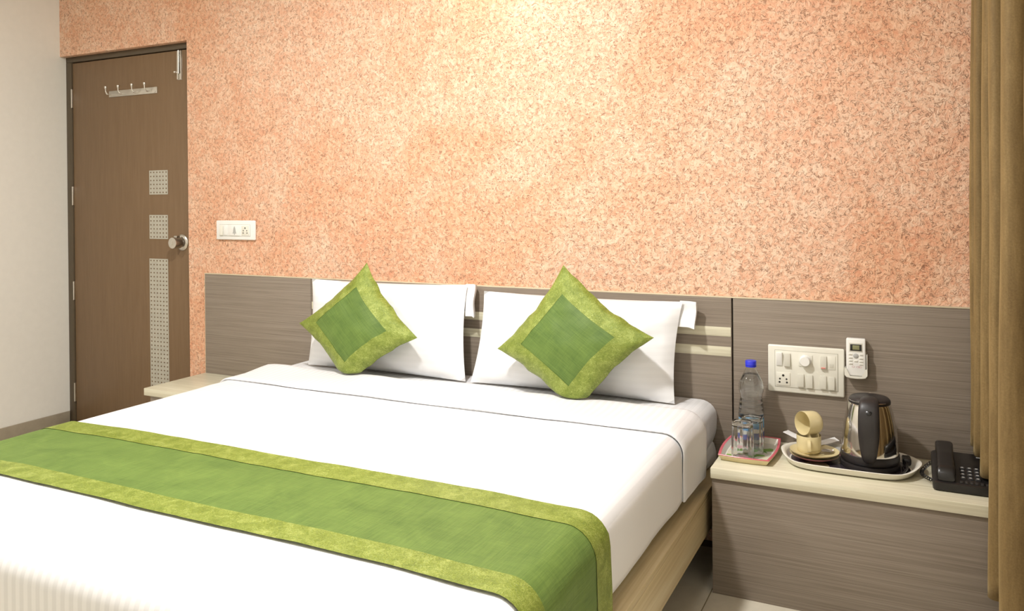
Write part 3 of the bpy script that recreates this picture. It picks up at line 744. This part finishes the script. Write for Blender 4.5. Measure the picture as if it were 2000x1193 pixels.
# ------------------------------------------------------------------ cups, saucers, spoon, sachets
sc0 = (-.2715, -.170); sz = TZ2+.0003
def saucer(z, label, under):
    t = thing('saucer', label, 'saucer', (sc0[0], sc0[1], z), 'stacked saucers on the large tray')
    G().lathe([(.0, .0045), (.024, .0045), (.030, .0055), (.055, .0105), (.0705, .0165), (.0725, .0172)], (sc0[0], sc0[1], z), 48, None, False, False).put('saucer_top', 'cream', t, 60)
    G().lathe([(.0, .001), (.022, .001), (.024, 0), (.028, .0), (.030, .002), (.056, .0080), (.0715, .0150), (.0725, .0172)], (sc0[0], sc0[1], z), 48, None, False, False).put('saucer_underside', under, t, 60)
saucer(sz, 'lower cream saucer with mauve underside beneath the stacked cups', 'mauve')
saucer(sz+.0095, 'upper cream saucer directly under the upright cup and spoon', 'cream')
cupz = sz+.0095+.0048
def cup(label, mtx, hang):
    o = mtx.translation
    t = thing('teacup', label, 'cup', tuple(o), 'cream teacups piled on the saucers')
    R3 = mtx.to_3x3().to_4x4()
    G().lathe([(0, .001), (.026, .001), (.028, 0), (.031, .001), (.0345, .006), (.0362, .016), (.0365, .053), (.0358, .0545), (.0348, .0535), (.0340, .016), (.030, .006), (0, .0045)], o, 48, R3, False, False).put('cup_body', 'cream', t, 60)
    ca, sa = math.cos(hang), math.sin(hang); rings = []
    for k in range(15):
        a = -math.pi/2+math.pi*k/14; rr = .0345+.0195*max(0, math.cos(a))**.6; z = .028+.0165*math.sin(a)
        da = .0022
        tdir = Vector((math.cos(a), 0, math.sin(a)))
        rg = []
        for u, w_ in ((-1, -1), (1, -1), (1, 1), (-1, 1)):
            r2 = rr+da*w_*math.cos(a); z2 = z+da*w_*math.sin(a); y2 = .0046*u
            rg.append(o+R3 @ Vector((r2*ca-y2*sa, r2*sa+y2*ca, z2)))
        rings.append(rg)
    G().loft(rings, True, True, True).put('cup_handle', 'cream', t, 50)
cx, cy = -.2890, -.156
cup('upright cream teacup at the bottom of the cup pile', Matrix.Translation((cx, cy, cupz)), math.radians(-83))
ax = Vector((-.694, -.719, .05)).normalized()
top_z = cupz+.0545+.0362
rot = ax.to_track_quat('Z', 'Y').to_matrix().to_4x4()
cup('cream teacup lying on its side on top of the upright cup', Matrix.Translation(Vector((cx, cy, top_z))-ax*.030) @ rot, math.radians(-60))
# spoon
s0 = sz+.0095
def spz(x, y_):
    r = math.hypot(x-sc0[0], y_-sc0[1]); return s0+(.0045 if r < .024 else .0045+(r-.024)*.255)
spn = thing('teaspoon', 'steel teaspoon resting on the upper saucer by the cup', 'spoon', (-.235, -.190, s0+.008))
A, B = Vector((-.300, -.226, 0)), Vector((-.2175, -.148, 0)); d = (B-A).normalized(); sdv = Vector((-d.y, d.x, 0)); rings = []
for k in range(25):
    t = k/24; p = A.lerp(B, t)
    w_ = .0042-.0018*t/.6 if t < .62 else .0024+.0135*math.sin(math.pi*min(1, (t-.62)/.38))**.8
    z = max(spz(A.x, A.y)+.0042-.0005*t, spz(p.x, p.y)+.0032) + (.002 if t < .6 else .0)
    dip = .0035 if t > .68 else 0
    rings.append([p+sdv*w_+Vector((0, 0, z)), p+sdv*w_*.5+Vector((0, 0, z-dip*.8)), p+Vector((0, 0, z-dip)), p-sdv*w_*.5+Vector((0, 0, z-dip*.8)), p-sdv*w_+Vector((0, 0, z)),
                  p-sdv*w_*.5+Vector((0, 0, z-dip*.8-.0009)), p+Vector((0, 0, z-dip-.0010)), p+sdv*w_*.5+Vector((0, 0, z-dip*.8-.0009))])
G().loft(rings[17:], True, True, True).put('spoon_bowl', 'chrome', spn, 60)
G().loft(rings[:18], True, True, True).put('spoon_handle', 'chrome', spn, 60)
def sachet(label, p0, p1, w_, z0_, z1_, seed):
    p0, p1 = Vector(p0), Vector(p1); d = (p1-p0).normalized(); s_ = Vector((-d.y, d.x)); rings = []
    for k in range(9):
        t = k/8; p = p0.lerp(p1, t); z = z0_+(z1_-z0_)*t; th = .0003+.0022*math.sin(math.pi*t)
        rings.append([Vector((p.x+s_.x*w_*q, p.y+s_.y*w_*q, z+hh_*(1-abs(q)**2)*th+.0012*nse(q*3, t*4, seed))) for q, hh_ in ((-1, 1), (-.5, 1), (0, 1), (.5, 1), (1, 1), (.5, -1), (0, -1), (-.5, -1))])
    return tag(G().loft(rings, True, True, True).put('sachet', 'paper', None, 60), label, 'sachet', 'paper sachets tucked behind the cups')
sachet('white paper sachet poking out behind the cups towards the water bottle', (-.290, -.090), (-.372, -.058), .017, s0+.0125, s0+.034, 1)
sachet('white paper sachet poking out behind the cups towards the kettle', (-.270, -.093), (-.214, -.066), .020, s0+.0150, s0+.030, 5)

# ------------------------------------------------------------------ telephone
ph = thing('telephone', 'black desk telephone with push-button keypad beside the curtain', 'telephone', (.13, -.2, ZT))
px0, px1, py0, py1 = .050, .212, -.310, -.095
pz = ZT+.0005
def top(yy): return pz+.026+.030*(yy-py0)/(py1-py0)
v = []; rings = []
for zz, inn in ((0, .006), (.003, .001), (.012, 0), (.9, .0), (.96, .003), (1, .008)):
    rg = []
    for x, yy in smooth_loop([(px0+inn, py0+inn), (px1-inn, py0+inn), (px1-inn, py1-inn), (px0+inn, py1-inn)], 0):
        pass
    base = []
    for (xx, yy), (sx, sy) in (((px0, py0), (1, 1)), ((px1, py0), (-1, 1)), ((px1, py1), (-1, -1)), ((px0, py1), (1, -1))):
        for k in range(6):
            a0 = {(1, 1): 180, (-1, 1): 270, (-1, -1): 0, (1, -1): 90}[(sx, sy)]; a = math.radians(a0+18*k); r = .014
            base.append((xx+sx*(r+inn)+r*math.cos(a), yy+sy*(r+inn)+r*math.sin(a)))
    rings.append([Vector((x, yy, pz+zz if zz < .1 else pz+(top(yy)-pz)*zz)) for x, yy in base])
G().loft(rings, True, True, True).put('telephone_base', 'black', ph, 40)
hs = []
hx = .0845
for k in range(25):
    t = k/24; yy = -.302+.205*t; e = abs(t-.5)*2
    zlo = top(yy)+(.001 if e > .62 else .012); zhi = top(yy)+.034+.004*(1-e)-(.016*max(0, e-.86)/.14); w_ = .0245-.0035*(1-e)-.004*max(0, e-.9)/.1
    hs.append([Vector((hx+w_*math.copysign(abs(math.cos(u))**.45, math.cos(u)), yy, (zlo+zhi)/2+(zhi-zlo)/2*math.copysign(abs(math.sin(u))**.5, math.sin(u)))) for u in (2*math.pi*j/20 for j in range(20))])
G().loft(hs, True, True, True).put('handset', 'black', ph, 50)
for i in range(3):
    for j in range(4):
        x, yy = .1265+.0178*i, -.270+.0205*j; z = top(yy)
        k_ = box('key', x-.0068, x+.0068, yy-.0065, yy+.0065, z-.003, z+.0030, 'key', ph, .0014)
        box('key_legend', x-.0035, x+.0030, yy-.0016, yy+.0020, z+.0029, z+.0034, 'key_white', k_, 0)
for i in range(7):
    x = .121+.0125*i; yy = -.297; z = top(yy); box('function_key', x-.0042, x+.0042, yy-.005, yy+.006, z-.003, z+.0040, 'blackm', ph, .0012)
box('printed_name_line', .166, .186, -.127, -.124, top(-.126)-.0002, top(-.126)+.0004, 'key_white', ph, 0)
coil = []
for k in range(120):
    t = k/119; a = t*2*math.pi*15; b_ = Vector((.0575, -.288, pz+.012)).lerp(Vector((.052, -.135, pz+.02)), t)
    bow = math.sin(math.pi*t); ctr = Vector((b_.x-.030*bow, b_.y, b_.z+.001-.008*bow+.006))
    coil.append(ctr+Vector((.0045*math.cos(a), 0, .0045*math.sin(a))))
G().tube(coil, .0014, 6, 1).put('handset_cord', 'black', ph, 60)

# ------------------------------------------------------------------ curtain
plan = [(.325, -.026), (.240, -.028)]
for tx, ty, r in ((.163, -.062, .018), (.1665, -.150, .014), (.1745, -.255, .024), (.178, -.430, .022), (.190, -.565, .034), (.224, -.745, .046), (.240, -.950, .040)):
    plan += [(tx+r*.55, ty+r*1.05), (tx, ty), (tx+r*.35, ty-r*.85), (tx+r*1.4, ty-r*.95), (tx+r*2.4, ty-r*.35), (tx+.075, ty-r*.1), (tx+.095, ty-r*.7)]
pl_ = spline([Vector((a, b, 0)) for a, b in plan], 5)
def hem(yy):
    if yy > -.30: return .452 if yy > -.14 else .452-.03*min(1, (-.14-yy)/.13)
    if yy > -.40: return .425
    if yy > -.485: return .168
    return .022
rings = []
nz_ = 46
for i, p in enumerate(pl_):
    z0_, z1_ = hem(p.y), 2.40; col = []
    for k in range(nz_):
        z = z0_+(z1_-z0_)*k/(nz_-1); q = 1-k/(nz_-1)
        sw = .006*nse(p.y*7, z*.9, 3)+.004*nse(p.y*3, z*2.2, 9)
        amp_ = .80+.30*q
        col.append(Vector((.222+(p.x-.222)*amp_+sw, p.y+.006*nse(p.x*9, z*1.3, 5), z)))
    rings.append(col)
cu = thing('curtain', 'heavy mustard-brown curtain hanging in deep folds beside the telephone', 'curtain', (.23, -.4, .02))
fold = link('curtain_cloth', *(lambda gg: (gg.v, gg.f))(G().loft(rings, False)), 'curtain', cu, 80)
sol = fold.modifiers.new('thickness', 'SOLIDIFY'); sol.thickness = .003; sol.offset = 0
G().tube([(.245, -.02, 2.41), (.245, -1.05, 2.41)], .012, 14, 1).put('curtain_rod', 'steel', cu)
for y_ in (-.06, -.98): box('rod_bracket', .240, XR, y_-.008, y_+.008, 2.40, 2.42, 'steel', cu, .001)

# ------------------------------------------------------------------ lamps above the picture; door-side and curtain-side ones are added fill
for x, y_, lab in ((-1.30, -1.50, 'round white ceiling lamp above the middle of the bed'), (-2.95, -2.10, 'added white ceiling fill lamp on the side of the door'), (-.45, -2.75, 'added white ceiling fill lamp on the side of the curtain')):
    t = thing('ceiling_and_fill_lamp', lab, 'lamp', (x, y_, ZC), 'ceiling lamps')
    G().lathe([(.165, 0), (.165, -.020), (.150, -.026), (.140, -.022), (.140, -.004)], (x, y_, ZC-.0005), 40, None, True, False).put('lamp_housing', 'white_pl2', t)
    G().lathe([(.139, -.010), (.10, -.014), (0, -.016)], (x, y_, ZC-.0005), 40, None, False, True).put('lamp_diffuser', 'lamp', t)
wl_ = thing('wall_lamp', 'small white wall lamp washing light down the orange wall', 'lamp', (-1.385, 0, 2.42))
box('lamp_bracket', -1.445, -1.325, -.02, -.0005, 2.38, 2.50, 'white_pl2', wl_, .004)
G().tube([(-1.385, -.02, 2.44), (-1.385, -.20, 2.44)], .010, 12, 1).put('lamp_arm', 'steel', wl_)
G().lathe([(.030, .075), (.085, 0), (.082, 0), (.028, .073)], (-1.385, -.20, 2.370), 32, None, True, False).put('lamp_shade', 'white_pl2', wl_)
